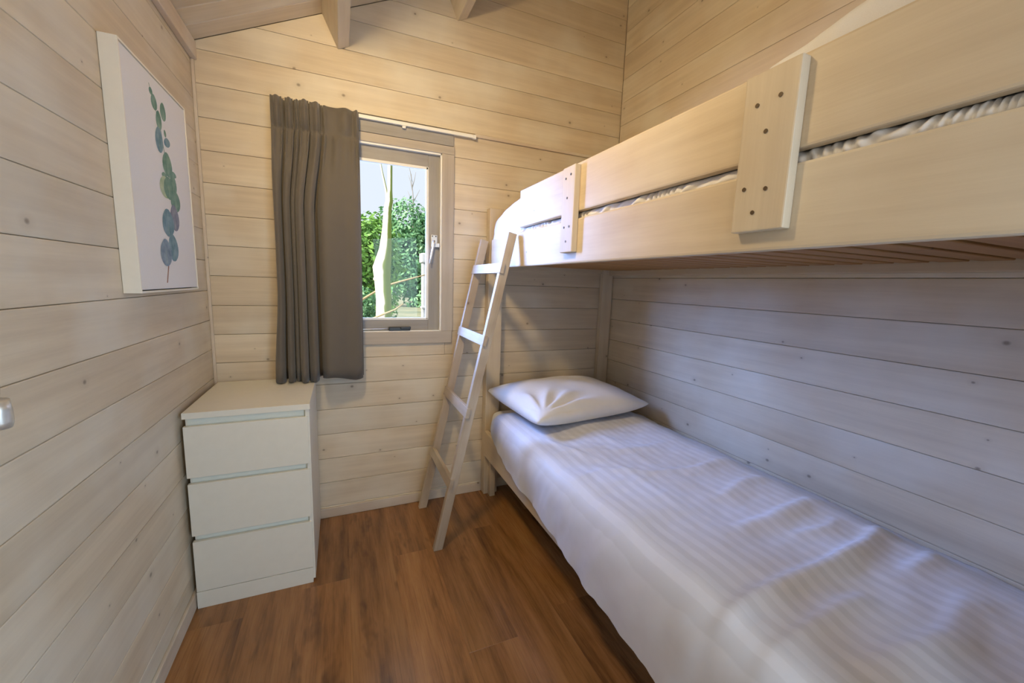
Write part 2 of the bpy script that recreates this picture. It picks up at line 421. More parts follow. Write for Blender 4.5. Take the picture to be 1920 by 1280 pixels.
# ------------------------------------------------------------------ window
win = bpy.data.objects.new('window_1', None); COL.objects.link(win); win.location = (0.745, 0, 0.94); tag(win, kind='structure')
WX0, WX1 = 0.36, 1.133
SX0, SX1, SZ0, SZ1 = 0.425, 1.067, 1.003, 1.948
box('header_board', (WX0, WX1-0.004), (-0.010, 0.006), (1.992, 2.072), M['sash'], win, 'x')
box('casing', (WX0, WX1), (-0.012, 0.006), (SZ1, 1.990), M['casing'], win, 'x')
box('casing', (WX0, WX1-0.006), (-0.014, 0.006), (0.936, SZ0), M['casing'], win, 'x')
box('casing', (SX1, WX1), (-0.012, 0.006), (SZ0, SZ1), M['casing'], win, 'z')
box('casing', (WX0, SX0), (-0.012, 0.006), (SZ0, SZ1), M['casing'], win, 'z')
for nm, xr, zr, g in (('jamb', (OX0, SX0-0.001), (SZ0-0.03, SZ1+0.03), 'z'), ('jamb', (SX1+0.001, OX1), (SZ0-0.03, SZ1+0.03), 'z'), ('jamb', (SX0, SX1), (OZ0, SZ0-0.001), 'x'), ('jamb', (SX0, SX1), (SZ1+0.001, OZ1), 'x')):
    box(nm, xr, (0.007, 0.11), zr, M['sash'], win, g, 0.001)
GX0, GX1, GZ0, GZ1 = 0.50, 0.998, 1.066, 1.874
SY = (0.016, 0.062)
box('sash_stile', (GX1, SX1-0.003), SY, (SZ0+0.003, SZ1-0.003), M['sash'], win, 'z')
box('sash_stile', (SX0+0.003, GX0), SY, (SZ0+0.003, SZ1-0.003), M['sash'], win, 'z')
box('sash_rail', (GX0, GX1), SY, (GZ1, SZ1-0.003), M['sash'], win, 'x')
box('sash_rail', (GX0, GX1), SY, (SZ0+0.003, GZ0), M['sash'], win, 'x')
# white strips stand in for the lit rebate edge; glazing beads round the pane
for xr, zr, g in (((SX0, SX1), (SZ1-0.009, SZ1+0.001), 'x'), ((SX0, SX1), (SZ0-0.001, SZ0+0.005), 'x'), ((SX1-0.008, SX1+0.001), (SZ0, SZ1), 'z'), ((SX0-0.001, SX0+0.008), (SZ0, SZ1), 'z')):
    box('lit_edge_strip', xr, (-0.006, 0.015), zr, M['white'], win, g, 0.001)
for xr, zr, g in (((GX0, GX1), (GZ1-0.012, GZ1+0.002), 'x'), ((GX0, GX1), (GZ0-0.002, GZ0+0.010), 'x'), ((GX1-0.012, GX1+0.002), (GZ0, GZ1), 'z'), ((GX0-0.002, GX0+0.012), (GZ0, GZ1), 'z')):
    box('glazing_bead', xr, (0.013, 0.030), zr, M['white'], win, g, 0.002)
box('pane', (GX0, GX1), (0.036, 0.040), (GZ0, GZ1), M['glass'], win, 'x', 0)
lt = box('latch', (1.012, 1.046), (0.006, 0.016), (1.462, 1.528), M['steel'], win, 'z', 0.002)
tube('latch_lever', [(1.026, -0.004, 1.496), (1.022, -0.010, 1.478), (1.010, -0.012, 1.41), (1.004, -0.012, 1.372)], [0.007, 0.006, 0.005, 0.005], M['steel'], lt, 8)
box('latch_hook', (1.034, 1.056), (-0.006, 0.010), (1.462, 1.484), M['steel'], lt, 'x', 0.002)
for sx_, sz_ in ((1.019, 1.520), (1.038, 1.520)):
    box('screw', (sx_-0.003, sx_+0.003), (0.003, 0.007), (sz_-0.003, sz_+0.003), M['black'], lt, 'x', 0.001)
st = tube('stay_arm', [(0.47, 0.004, 1.015), (0.80, 0.002, 1.017)], 0.005, M['steel'], win, 8)
box('stay_catch', (0.785, 0.898), (-0.008, 0.014), (1.006, 1.028), M['black'], st, 'x', 0.005)
box('stay_knob', (0.845, 0.900), (-0.016, -0.004), (1.016, 1.030), M['black'], st, 'x', 0.004)

# curtain rail
rail = empty('curtain_rail', (0.745, 0, 2.05), 'thin white curtain rail fixed above the window', 'curtain rail')
box('track', (0.31, 1.243), (-0.030, -0.0142), (2.046, 2.062), M['white'], rail, 'x', 0.002)
box('glider', (0.858, 0.876), (-0.027, -0.017), (2.034, 2.046), M['white'], rail, 'x', 0.002)
box('end_cap', (1.228, 1.246), (-0.031, -0.0135), (2.043, 2.063), M['white'], rail, 'x', 0.003)

# ------------------------------------------------------------------ curtain
def catmull(P, n):
    out = []
    for i in range(len(P)-1):
        p0, p1, p2, p3 = P[max(i-1, 0)], P[i], P[i+1], P[min(i+2, len(P)-1)]
        for j in range(n):
            t = j/n
            out.append(tuple(0.5*((2*b)+(-a+c)*t+(2*a-5*b+4*c-d)*t*t+(-a+3*b-3*c+d)*t**3) for a, b, c, d in zip(p0, p1, p2, p3)))
    out.append(P[-1]); return out
bot = [(.268, -.06), (.262, -.085), (.270, -.125), (.290, -.140), (.303, -.11), (.301, -.06), (.312, -.045), (.322, -.06), (.318, -.115), (.331, -.136), (.344, -.115), (.342, -.06), (.352, -.055), (.351, -.10), (.360, -.118), (.369, -.10), (.366, -.06), (.377, -.055), (.372, -.12), (.388, -.160), (.403, -.135), (.401, -.065), (.412, -.06), (.410, -.12), (.434, -.148), (.447, -.11), (.443, -.045), (.462, -.042), (.466, -.10), (.488, -.138), (.53, -.132), (.58, -.108), (.62, -.104), (.640, -.092), (.648, -.08)]
n_ = len(bot); top = []
def xmap(x): return .290+(x-.262)/.193*.205 if x < .455 else .495+(x-.455)/.193*.153
for i, (x, y) in enumerate(bot):
    yy = -.052+(y+.06)*0.42 if i < 29 else -.060
    if i in (31, 33): yy = -.084
    top.append((xmap(x), min(-.036, yy)))
SUB = 7
B, T = catmull(bot, SUB), catmull(top, SUB)
bm = bmesh.new(); grid = []
ZT, ZP, ZB = 2.056, 1.935, 0.786
rows = [ZT, 2.02, 1.98, 1.955, 1.942, 1.934, 1.926, 1.91, 1.89, 1.86, 1.82, 1.77, 1.72] + [1.72-(1.72-ZB)*j/16 for j in range(1, 17)]
for z in rows:
    r = []
    for j, (b, t) in enumerate(zip(B, T)):
        if z >= ZP: f = 0
        else: f = min(1, (ZP-z)/0.36); f = f*f*(3-2*f)*0.8+0.2*f if f < 1 else 1
        pinch = math.exp(-((z-1.936)/0.012)**2)
        x = t[0]*(1-f)+b[0]*f; y = t[1]*(1-f)+b[1]*f
        y = -.062+(y+.062)*(1-0.75*pinch) if f < 0.5 else y
        if z < ZP: y = -.068+(y+.068)*(0.62+0.38*min(1, (ZP-z)/1.1))
        if z > ZP-0.004 and x < .50: y -= 0.007*math.sin(j*0.72)
        # soft belly under each pinch
        belly = math.exp(-((z-1.895)/0.030)**2)+0.6*math.exp(-((z-1.83)/0.06)**2)
        y -= 0.020*belly*max(0, math.cos(j*math.pi/SUB))*(1 if z < 1.934 else 0)
        if z < ZP: x += 0.026*ss(0.78, 1.25, z)*f*math.exp(-max(0, x-.262)/.05)
        y = min(y, -0.034)
        hem = 0.012*math.sin(x*28) if z == ZB and x > .43 else 0
        r.append(bm.verts.new((x, y, z+hem)))
    grid.append(r)
for r0, r1 in zip(grid, grid[1:]):
    for a, b, c, d in zip(r0, r0[1:], r1[1:], r1): bm.faces.new((a, b, c, d))
cur = empty('curtain', (0.46, -0.07, 0.786), 'taupe pinch-pleated curtain drawn to the left of the window', 'curtain')
cl = mesh_obj('cloth', bm, M['curtain'], cur, None, True)
sm = cl.modifiers.new('thickness', 'SOLIDIFY'); sm.thickness = 0.003; sm.offset = 0
# stitched leading-edge hem on the window side
tube('side_hem', [(0.649, -0.066, 2.05), (0.649, -0.064, 1.94), (0.650, -0.070, 1.80), (0.650, -0.074, 1.3), (0.649, -0.073, 0.79)], 0.0035, M['curtain'], cur, 6)

# ------------------------------------------------------------------ chest of drawers
ch = empty('chest_of_drawers', (0.222, -0.26, 0), 'white three-drawer chest in the corner under the curtain', 'chest of drawers')
CX0, CX1, CY0, CY1 = 0.016, 0.428, -0.495, -0.016
box('top_panel', (CX0, CX1), (CY0, CY1), (0.757, 0.780), M['lacquer'], ch, 'x', 0.0012)
box('side_panel', (CX0+0.004, CX0+0.019), (CY0+0.022, CY1), (0, 0.757), M['lacquer'], ch, 'z', 0.001)
box('side_panel', (CX1-0.018, CX1-0.003), (CY0+0.006, CY1), (0.014, 0.757), M['lacquer'], ch, 'z', 0.001)
box('back_panel', (CX0+0.019, CX1-0.018), (CY1-0.008, CY1), (0.01, 0.757), M['lacquer'], ch, 'x', 0.001)
box('plinth', (CX0, CX1-0.012), (CY0, CY0+0.018), (0, 0.068), M['lacquer'], ch, 'x', 0.001)
for (z0, z1) in ((0.0705, 0.277), (0.301, 0.507), (0.532, 0.728)):
    dr = box('drawer', (CX0+0.001, CX1-0.009), (CY0, CY0+0.017), (z0, z1), M['lacquer'], ch, 'x', 0.0012)
    # finger pull: set-back strip with sloped face above the front
    bm = bmesh.new()
    x0, x1 = CX0+0.010, CX1-0.018
    prof = [(CY0+0.019, z1-0.002), (CY0+0.0215, z1+0.031), (CY0+0.034, z1+0.031), (CY0+0.034, z1-0.002)]
    vs = [[bm.verts.new((x, y, z)) for y, z in prof] for x in (x0, x1)]
    bm.faces.new(vs[0]); bm.faces.new(vs[1][::-1])
    for i in range(4): bm.faces.new((vs[0][i], vs[0][(i+1) % 4], vs[1][(i+1) % 4], vs[1][i]))
    mesh_obj('finger_pull', bm, M['recess'], dr)
    box('drawer_box', (CX0+0.024, CX1-0.024), (CY0+0.036, CY1-0.03), (z0+0.01, z1-0.01), M['lacquer'], dr, 'x', 0.001)

# ------------------------------------------------------------------ framed botanical print
PX = 0.041; PY0, PY1, PZ0, PZ1 = -0.778, -0.283, 1.217, 1.876
pic = empty('framed_picture', (0, -0.53, 1.217), 'white box-framed eucalyptus print hanging on the left wall', 'picture')
for yr, zr, g in (((PY0, PY0+0.006), (PZ0, PZ1), 'z'), ((PY1-0.006, PY1), (PZ0, PZ1), 'z'), ((PY0+0.006, PY1-0.006), (PZ0, PZ0+0.006), 'y'), ((PY0+0.006, PY1-0.006), (PZ1-0.006, PZ1), 'y')):
    box('frame_side', (0.001, PX), yr, zr, M['frame_white'], pic, g, 0.0008)
box('backing', (0.002, 0.020), (PY0+0.006, PY1-0.006), (PZ0+0.006, PZ1-0.006), M['gap'], pic, 'z', 0)
cv = box('canvas', (0.020, PX-0.0015), (PY0+0.0095, PY1-0.0095), (PZ0+0.0095, PZ1-0.0095), M['canvas'], pic, 'z', 0.001)
LV = [(-0.585, 1.819, 0.014, 0.01, 10, 0), (-0.567, 1.794, 0.024, 0.021, 5, 0), (-0.5, 1.789, 0.025, 0.0265, 12, 0), (-0.541, 1.75, 0.0235, 0.0275, 8, 0), (-0.498, 1.724, 0.011, 0.012, -35, 0), (-0.551, 1.69, 0.0315, 0.0365, 8, 1), (-0.487, 1.699, 0.0295, 0.014, -20, 1), (-0.5, 1.627, 0.042, 0.036, 3, 0), (-0.533, 1.587, 0.0225, 0.0085, 0, 0), (-0.452, 1.606, 0.0255, 0.009, 0, 0), (-0.535, 1.55, 0.046, 0.0315, 5, 4), (-0.505, 1.552, 0.044, 0.0335, 5, 0), (-0.463, 1.572, 0.0325, 0.0315, 5, 0), (-0.454, 1.519, 0.045, 0.033, -5, 0), (-0.474, 1.461, 0.042, 0.0405, -12, 3), (-0.535, 1.438, 0.051, 0.0415, -6, 1), (-0.509, 1.36, 0.046, 0.0415, -8, 1), (-0.574, 1.341, 0.047, 0.0405, 10, 2)]
STEM = [(-0.595, 1.838), (-0.577, 1.802), (-0.558, 1.777), (-0.531, 1.723), (-0.516, 1.66), (-0.494, 1.595), (-0.485, 1.538), (-0.461, 1.503), (-0.499, 1.431), (-0.537, 1.368), (-0.559, 1.308), (-0.585, 1.245)]
bm = bmesh.new(); face_x = PX-0.0015
mats = [M['p_green'], M['p_teal'], M['p_blue'], M['p_violet'], M['p_lime'], M['p_stem'], M['p_brown']]
for i in range(len(STEM)-1):
    (ya, za), (yb, zb) = STEM[i], STEM[i+1]
    hw = 0.0022 + 0.0002*i; x = face_x+0.00015
    f = bm.faces.new([bm.verts.new((x, ya-hw, za)), bm.verts.new((x, ya+hw, za)), bm.verts.new((x, yb+hw, zb)), bm.verts.new((x, yb-hw, zb))])
    f.material_index = 6 if i >= 9 else 5
for q, (y, z, hw, hh, r, mi) in enumerate(LV):
    hw *= 0.95
    pts = []
    for a in range(20):
        th = a*math.pi/10
        s = math.sin(th)
        px_, pz_ = hw*math.cos(th)*(1-0.12*s), hh*1.04*(s if abs(s) < 0.95 else s*1.04)
        rr = math.radians(r); pts.append((y+px_*math.cos(rr)+pz_*math.sin(rr)*0.6, z-px_*math.sin(rr)*0.6+pz_*math.cos(rr)))
    x = face_x+0.0003+q*0.00003
    f = bm.faces.new([bm.verts.new((x, p[0], p[1])) for p in pts]); f.material_index = mi
    # pale midrib
    f2 = bm.faces.new([bm.verts.new((x+0.00001, y-0.001, z-hh*0.85)), bm.verts.new((x+0.00001, y+0.001, z-hh*0.85)), bm.verts.new((x+0.00001, y+0.0005, z+hh*0.7))]); f2.material_index = 4
pr = mesh_obj('botanical_print', bm, mats, cv)

# ------------------------------------------------------------------ bunk bed
BX = 1.32           # front plane of the rails
bed = empty('bunk_bed', (1.75, -1.05, 0), 'whitewashed pine bunk bed along the right wall', 'bunk bed')
YE = -2.10
box('post', (1.325, 1.412), (-0.060, -0.004), (0, 1.69), M['bed'], bed, 'z', 0.004)
box('post', (1.352, 1.385), (-0.098, -0.0605), (0, 0.26), M['bed'], bed, 'z', 0.003)
box('post', (2.118, 2.196), (-0.040, -0.002), (0, 1.69), M['bed'], bed, 'z', 0.004)
box('post', (1.325, 1.412), (YE-0.06, YE), (0, 1.69), M['bed'], bed, 'z', 0.004)
box('post', (2.118, 2.196), (YE-0.05, YE), (0, 1.69), M['bed'], bed, 'z', 0.004)
box('side_rail', (BX, BX+0.026), (YE, -0.0605), (0.252, 0.408), M['bed'], bed, 'y', 0.006)
box('side_rail', (BX, BX+0.028), (YE, -0.105), (1.359, 1.513), M['bed'], bed, 'y', 0.006)
box('guard_rail', (BX, BX+0.026), (YE, -0.475), (1.537, 1.700), M['bed'], bed, 'y', 0.005)
box('wall_rail', (2.160, 2.198), (YE, -0.0405), (1.352, 1.402), M['bed'], bed, 'y', 0.004)
box('wall_rail', (2.172, 2.198), (YE, -0.0405), (1.403, 1.425), M['bed'], bed, 'y', 0.006)
box('wall_rail', (2.160, 2.198), (YE, -0.0405), (0.30, 0.40), M['bed'], bed, 'y', 0.004)
box('end_rail', (1.413, 2.117), (-0.028, -0.002), (1.362, 1.46), M['bed'], bed, 'x', 0.004)
box('end_rail', (1.413, 2.117), (-0.028, -0.002), (0.28, 0.40), M['bed'], bed, 'x', 0.004)
box('end_rail', (1.413, 2.117), (YE-0.028, YE-0.002), (1.362, 1.46), M['bed'], bed, 'x', 0.004)
for (ya, yb, holes) in ((-0.985, -0.902, [(.28, .13), (.68, .10), (.45, .36), (.30, .70), (.72, .70), (.50, .87)]), (-1.718, -1.612, [(.28, .20), (.70, .19), (.50, .38), (.20, .72), (.62, .74), (.42, .88)])):
    z0, z1 = 1.396, 1.690
    pl = box('guard_plate', (BX-0.023, BX-0.0003), (ya, yb), (z0, z1), M['bed'], bed, 'z', 0.003)
    for fu, fv in holes:
        y, z = yb+(ya-yb)*fu, z1+(z0-z1)*fv
        bm = bmesh.new(); bmesh.ops.create_cone(bm, cap_ends=True, segments=10, radius1=0.0042, radius2=0.0036, depth=0.002)
        mesh_obj('screw', bm, M['screw'], pl, Matrix.Translation((BX-0.0235, y, z)) @ Matrix.Rotation(math.pi/2, 4, 'Y'))
sl0 = None; y = -0.12
while y > YE+0.06:
    box('slat', (BX+0.032, 2.158), (y-0.062, y), (1.381, 1.398), M['slat'], bed, 'x', 0.002, 1)
    y -= 0.083
box('slat_ledge', (BX+0.0285, BX+0.05), (YE, -0.105), (1.362, 1.380), M['slat'], bed, 'y', 0.002)
box('base_light_blocker', (BX+0.028, 2.158), (YE+0.01, -0.065), (0.385, 0.40), M['slat'], bed, 'x', 0.002)  # unseen panel in place of slats, added to block light

# ------------------------------------------------------------------ ladder
ld = empty('ladder', (0.95, -0.27, 0), 'small whitewashed wooden ladder leaning against the upper bunk', 'ladder')
dirv = Vector((0.2235, 0, 1)).normalized(); Lr = 1.552
nrm = Vector((-dirv.z, 0, dirv.x))          # towards the climber
def lad_matrix(p):
    xx, zz = dirv, nrm; yy = zz.cross(xx)
    return Matrix(((xx.x, yy.x, zz.x, p.x), (xx.y, yy.y, zz.y, p.y), (xx.z, yy.z, zz.z, p.z), (0, 0, 0, 1)))
for yc in (-0.466, -0.076):
    bm = box_bm(0.0, Lr, -0.014, 0.014, -0.042, 0)
    for v in bm.verts:                       # foot cut level with the floor
        if v.co.x < 0.5: v.co.x = -v.co.z*(-dirv.x/dirv.z)*-1*-1 if False else (-(nrm.z*v.co.z)/dirv.z)
    bevel(bm, 0.0025, 2)
    mesh_obj('side_rail', bm, M['ladder'], ld, lad_matrix(Vector((0.930, yc, 0.0))))
for zr_ in (0.306, 0.648, 0.988, 1.325):
    s = zr_/dirv.z
    bm = bevel(box_bm(-0.218, 0.218, -0.024, 0.024, -0.016, 0.003), 0.002, 2)
    c = Vector((0.930, -0.271, 0)) + dirv*(s+0.025)
    xx, zz = Vector((0, 1, 0)), nrm; yy = zz.cross(xx)
    mesh_obj('rung', bm, M['ladder'], ld, Matrix(((xx.x, yy.x, zz.x, c.x), (xx.y, yy.y, zz.y, c.y), (xx.z, yy.z, zz.z, c.z), (0, 0, 0, 1))))

# ------------------------------------------------------------------ bedding
def lerp_tab(tab, x):
    for (a, va), (b, vb) in zip(tab, tab[1:]):
        if x <= b: return va+(vb-va)*max(0, min(1, (x-a)/(b-a)))
    return tab[-1][1]
def seg_d(px, py, poly):
    best = (9, 0, 0)
    L = sum(math.dist(a, b) for a, b in zip(poly, poly[1:])); acc = 0
    for a, b in zip(poly, poly[1:]):
        dx, dy = b[0]-a[0], b[1]-a[1]; l = math.hypot(dx, dy)
        t = max(0, min(1, ((px-a[0])*dx+(py-a[1])*dy)/(l*l)))
        qx, qy = a[0]+t*dx, a[1]+t*dy; d = math.hypot(px-qx, py-qy)
        sgn = 1 if py > qy else -1
        if d < best[0]: best = (d, sgn, (acc+t*l)/L)
        acc += l
    return best
folds = [([(2.14, -1.612), (2.06, -1.622), (1.92, -1.655), (1.665, -1.675), (1.40, -1.672), (1.30, -1.69)], 0.016, 0.020),
         ([(2.10, -1.43), (1.96, -1.452), (1.77, -1.475), (1.62, -1.462)], 0.010, 0.022),
         ([(2.08, -1.265), (1.945, -1.268), (1.70, -1.335)], 0.006, 0.020),
         ([(2.14, -1.07), (1.85, -1.13), (1.62, -1.10), (1.48, -1.005), (1.33, -1.03)], 0.005, 0.018),
         ([(2.13, -1.73), (2.0, -1.755), (1.86, -1.76)], 0.008, 0.016),
         ([(1.70, -1.765), (1.52, -1.772), (1.36, -1.778)], 0.008, 0.016),
         ([(2.0, -0.86), (1.75, -0.90), (1.55, -0.86)], 0.004, 0.018),
         ([(1.95, -1.86), (1.7, -1.90), (1.45, -1.87)], 0.008, 0.025),
         ([(1.69, -0.62), (1.70, -1.0), (1.71, -1.35)], 0.0025, 0.010),
         ([(1.52, -0.70), (1.56, -1.1), (1.58, -1.5)], 0.002, 0.010),
         ([(1.52, -0.95), (1.46, -0.80), (1.40, -0.62)], 0.004, 0.014),
         ([(1.74, -1.55), (1.90, -1.57), (2.0, -1.54)], 0.006, 0.014)]
def duvet_top(x, y):
    z = 0.562 + 0.016*math.sin((x-1.30)/0.88*math.pi)
    z -= 0.030*ss(2.02, 2.17, x)
    z += 0.009*noise.noise(Vector((x*5, y*6, 1.3))) + 0.0032*noise.noise(Vector((x*12, y*14, 4.0)))
    z += 0.0022*noise.noise(Vector((x*30, y*34, 2.0)))
    for poly, h, wd in folds:
        d, sg, t = seg_d(x, y, poly)
        env = math.sin(max(0.0, min(1, t))*math.pi)**0.5 if 0 < t < 1 else 0
        # gentle on the head side, steep towards the foot
        z += 1.5*h*env*math.exp(-(d/(wd*(1.7 if sg < 0 else 0.7)))**2)
    return z
hemtab = [(-2.2, 0.225), (-1.8, 0.232), (-1.45, 0.243), (-1.17, 0.256), (-0.98, 0.29), (-0.80, 0.322), (-0.60, 0.336), (-0.43, 0.362), (-0.34, 0.395), (-0.20, 0.440), (-0.1, 0.47)]
bm = bmesh.new(); G = []
NY, NT, NF = 190, 74, 22
YH, YT = -0.115, -2.08
for i in range(NY+1):
    y = YH+(YT-YH)*(i/NY); row = []
    head = ss(-0.075, -0.26, y)              # rounds down at the head end
    zh = lerp_tab(hemtab, y)+0.005*noise.noise(Vector((y*9, 0, 0)))
    # section: front hem up the side, over the shoulder, across the top, down at the wall
    zs0 = duvet_top(1.37, y)
    for j in range(NF):
        t = j/(NF-1); th = t*math.pi/2
        hang = ss(0, 0.55, t)
        z = zh+(zs0-zh)*(math.sin(th)**0.85)
        x = 1.300 + 0.070*(1-math.cos(th))**1.6
        bulge = 0.020*math.sin(min(1, t/0.8)*math.pi)*ss(-0.25, -0.6, y)
        x -= bulge*0.6
        if z < 0.42: x = min(x, 1.306)
        wr = noise.noise(Vector((y*11+z*3, z*5, 3.1)))*0.010 + noise.noise(Vector((y*26+z*14, z*8, 7.7)))*0.005
        x -= max(-0.004, wr)*(1-t*0.7)
        x += (1-head)*0.05
        row.append((x, y, z-(1-head)*(z-0.47)*0.9))
    for j in range(1, NT+1):
        x = 1.37+(2.178-1.37)*j/NT
        z = duvet_top(x, y)
        z -= (1-head)*(z-0.47)*0.9
        if j == NT: z -= 0.05
        row.append((x, y+0.0, z))
    G.append([bm.verts.new(p) for p in row])
for r0, r1 in zip(G, G[1:]):
    for a, b, c, d in zip(r0, r0[1:], r1[1:], r1): bm.faces.new((a, b, c, d))
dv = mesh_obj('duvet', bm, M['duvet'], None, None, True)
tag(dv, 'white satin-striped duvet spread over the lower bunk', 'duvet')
def rounded(name, xr, yr, zr, r, material, label, cat, amp=0.0, seedv=0.0, cuts=26):
    bm = box_bm(*xr, *yr, *zr)
    bmesh.ops.bevel(bm, geom=bm.edges[:], offset=r, segments=5, profile=0.5, affect='EDGES')
    o = mesh_obj(name, bm, material, None, None, True); tag(o, label, cat); return o
rounded('mattress', (1.349, 2.155), (YE+0.02, -0.066), (0.402, 0.535), 0.05, M['linen'], 'white-sheeted mattress end showing under the lower pillow by the post', 'mattress')

# pillow on the lower bunk
def pillow(name, c, hx, hy, h, rz, label):
    bm = bmesh.new(); nu, nv = 72, 56; ca, sa = math.cos(rz), math.sin(rz)
    def pt(u, v, side):
        e = max(0.0, 1-abs(u)**2.8)*max(0.0, 1-abs(v)**2.6)
        t = e**0.43
        # corners pulled out, edges drawn in
        px_ = u*hx*(1-0.075*(1-v*v)**1.0*abs(u)**2*-0.0) * (1-0.05*math.cos(v*math.pi/2)*abs(u)**3)
        py_ = v*hy*(1-0.09*math.cos(u*math.pi/2)*abs(v)**3)
        z = side*h*t*(1.0 if side > 0 else 0.74)
        if side > 0:
            z *= 1+0.10*v-0.03*u
            # creases running from the near left corner
            du, dv_ = u+0.86, v+0.86; r = math.hypot(du, dv_); a = math.atan2(dv_, du)
            z += 0.012*math.exp(-((r-0.55)/0.32)**2)*math.sin(a*13+0.6)*ss(0.02, 0.2, e)
            z += 0.005*noise.noise(Vector((u*3+5, v*4, 1)))*t+0.004*math.sin((u*1.2+v*0.4)*9)*math.exp(-((v+0.2)/0.35)**2)*t
        z += 0.012*(abs(u)**4*abs(v)**4)
        x, y = px_*ca-py_*sa, px_*sa+py_*ca
        return (c[0]+x, c[1]+y, c[2]+z+0.012*v)
    ring = {}
    def vert(i, j, side):
        edge = i in (0, nu) or j in (0, nv)
        key = (i, j, 0 if edge else side)
        if key not in ring: ring[key] = bm.verts.new(pt(-1+2*i/nu, -1+2*j/nv, side))
        return ring[key]
    for side in (1, -1):
        for i in range(nu):
            for j in range(nv):
                bm.faces.new([vert(i, j, side), vert(i+1, j, side), vert(i+1, j+1, side), vert(i, j+1, side)])
    o = mesh_obj(name, bm, M['linen'], None, None, True); tag(o, label, 'pillow'); return o
pl_ = pillow('pillow', (1.712, -0.335, 0.647), 0.372, 0.265, 0.090, math.radians(7), 'plump white pillow lying at the head of the lower bunk')

# upper bunk: mattress in a crumpled white sheet, duvet heaped over it
def crumple(name, x0, x1, y0, y1, zfun0, zfun1, label, cat, amp, xfront, nyy=240, nf=26, ntop=22, gap=None):
    bm = bmesh.new(); G = []
    for i in range(nyy+1):
        y = y0+(y1-y0)*i/nyy; zb, zt = zfun0(y), zfun1(y)
        e = ss(0, 0.05, (y0-y))               # rounded head end
        row = []
        for j in range(nf+1):
            t = j/nf; z = zb+(zt-zb)*math.sin(t*math.pi/2)**0.9
            x = xfront + 0.06*(1-math.cos(t*math.pi/2))**2.2
            wv = 0.55*noise.noise(Vector((y*22+z*10, z*16, 2.2)))+0.45*noise.noise(Vector((y*48+z*30, z*30, 5.1)))
            x += amp*wv*(1-t*0.5)+amp*0.3 + (1-e)*0.06
            if not gap: x -= 0.024*ss(-0.50, -0.46, y)*ss(-0.06, -0.12, y)*(1-t)
            if gap and y < -0.13: x -= (0.021+0.012*wv+0.0042*math.sin((y+z*(0.9+1.5*noise.noise(Vector((y*3, 4, 4)))))*2*math.pi/0.060+9*noise.noise(Vector((y*8, 1, 1))))+0.006*noise.noise(Vector((y*38+z*50, z*30, 8))))*math.exp(-((z-gap)/0.018)**4)
            row.append((x, y, zb+(z-zb)*(0.35+0.65*e)))
        for j in range(1, ntop+1):
            x = x0+0.06+(x1-x0-0.06)*j/ntop
            z = zt+0.010*noise.noise(Vector((x*6, y*7, 3)))
            if j == ntop: z = zb
            row.append((x, y, zb+(z-zb)*(0.35+0.65*e)))
        G.append([bm.verts.new(p) for p in row])
    for r0, r1 in zip(G, G[1:]):
        for a, b, c, d in zip(r0, r0[1:], r1[1:], r1): bm.faces.new((a, b, c, d))
    bm.faces.new(G[0][::-1]); bm.faces.new(G[-1])
    o = mesh_obj(name, bm, M['linen'], None, None, True); tag(o, label, cat); return o
crumple('mattress', 1.354, 2.15, -0.075, YE+0.02, lambda y: 1.40, lambda y: 1.560, 'upper bunk mattress in a crinkled white sheet, seen through the guard rail gap', 'mattress', 0.004, 1.352, nyy=520, nf=64, gap=1.525)
toptab = [(-2.2, 1.714), (-1.58, 1.716), (-1.38, 1.713), (-1.28, 1.696), (-1.05, 1.698), (-0.86, 1.714), (-0.58, 1.716), (-0.34, 1.700), (-0.20, 1.672), (-0.10, 1.640), (-0.05, 1.60)]
crumple('duvet', 1.345, 2.15, -0.050, YE+0.02, lambda y: 1.552-0.042*ss(-0.50, -0.46, y), lambda y: lerp_tab(toptab, y)+0.006*noise.noise(Vector((y*16, 0, 9))), 'rumpled white duvet along the upper bunk, bulging out beside the ladder top', 'duvet', 0.006, 1.349)
# folded bedding heaped at the near end of the upper bunk
bm = bmesh.new(); G = []
for i in range(41):
    v = i/40; y = -1.585-v*0.47; row = []
    zt = 1.752 + 0.060*ss(0, 0.5, v)
    e = ss(-0.02, 0.05, v)
    for j in range(41):
        u = j/40; th = u*math.pi
        x = 1.362+0.62*(1-math.cos(th))/2
        z = 1.700 + (zt-1.700)*(math.sin(th)**0.35)*(0.4+0.6*e) + 0.010*noise.noise(Vector((x*14, y*10, 5)))*math.sin(th)
        row.append(bm.verts.new((x+0.006*noise.noise(Vector((y*20, z*30, 1))), y+0.012*noise.noise(Vector((x*8, 3, 3)))*(1-v), z)))
    G.append(row)
for r0, r1 in zip(G, G[1:]):
    for a, b, c, d in zip(r0, r0[1:], r1[1:], r1): bm.faces.new((a, b, c, d))
bm.faces.new(G[0][::-1]); bm.faces.new(G[-1])
tag(mesh_obj('folded_duvet', bm, M['linen'], None, None, True), 'folded white bedding heaped above the right-hand guard plate of the upper bunk', 'bedding')

# ------------------------------------------------------------------ garden beyond the window
GZ = -0.35
bm = bmesh.new()
n = 40
gv = [[bm.verts.new((-25+i*60/n, 0.6+j*45/n, GZ+0.05*noise.noise(Vector((i*0.7, j*0.7, 0))))) for i in range(n+1)] for j in range(n+1)]
for j in range(n):
    for i in range(n): bm.faces.new((gv[j][i], gv[j][i+1], gv[j+1][i+1], gv[j+1][i]))
tag(mesh_obj('ground', bm, M['ground'], None, None, True), kind='structure')

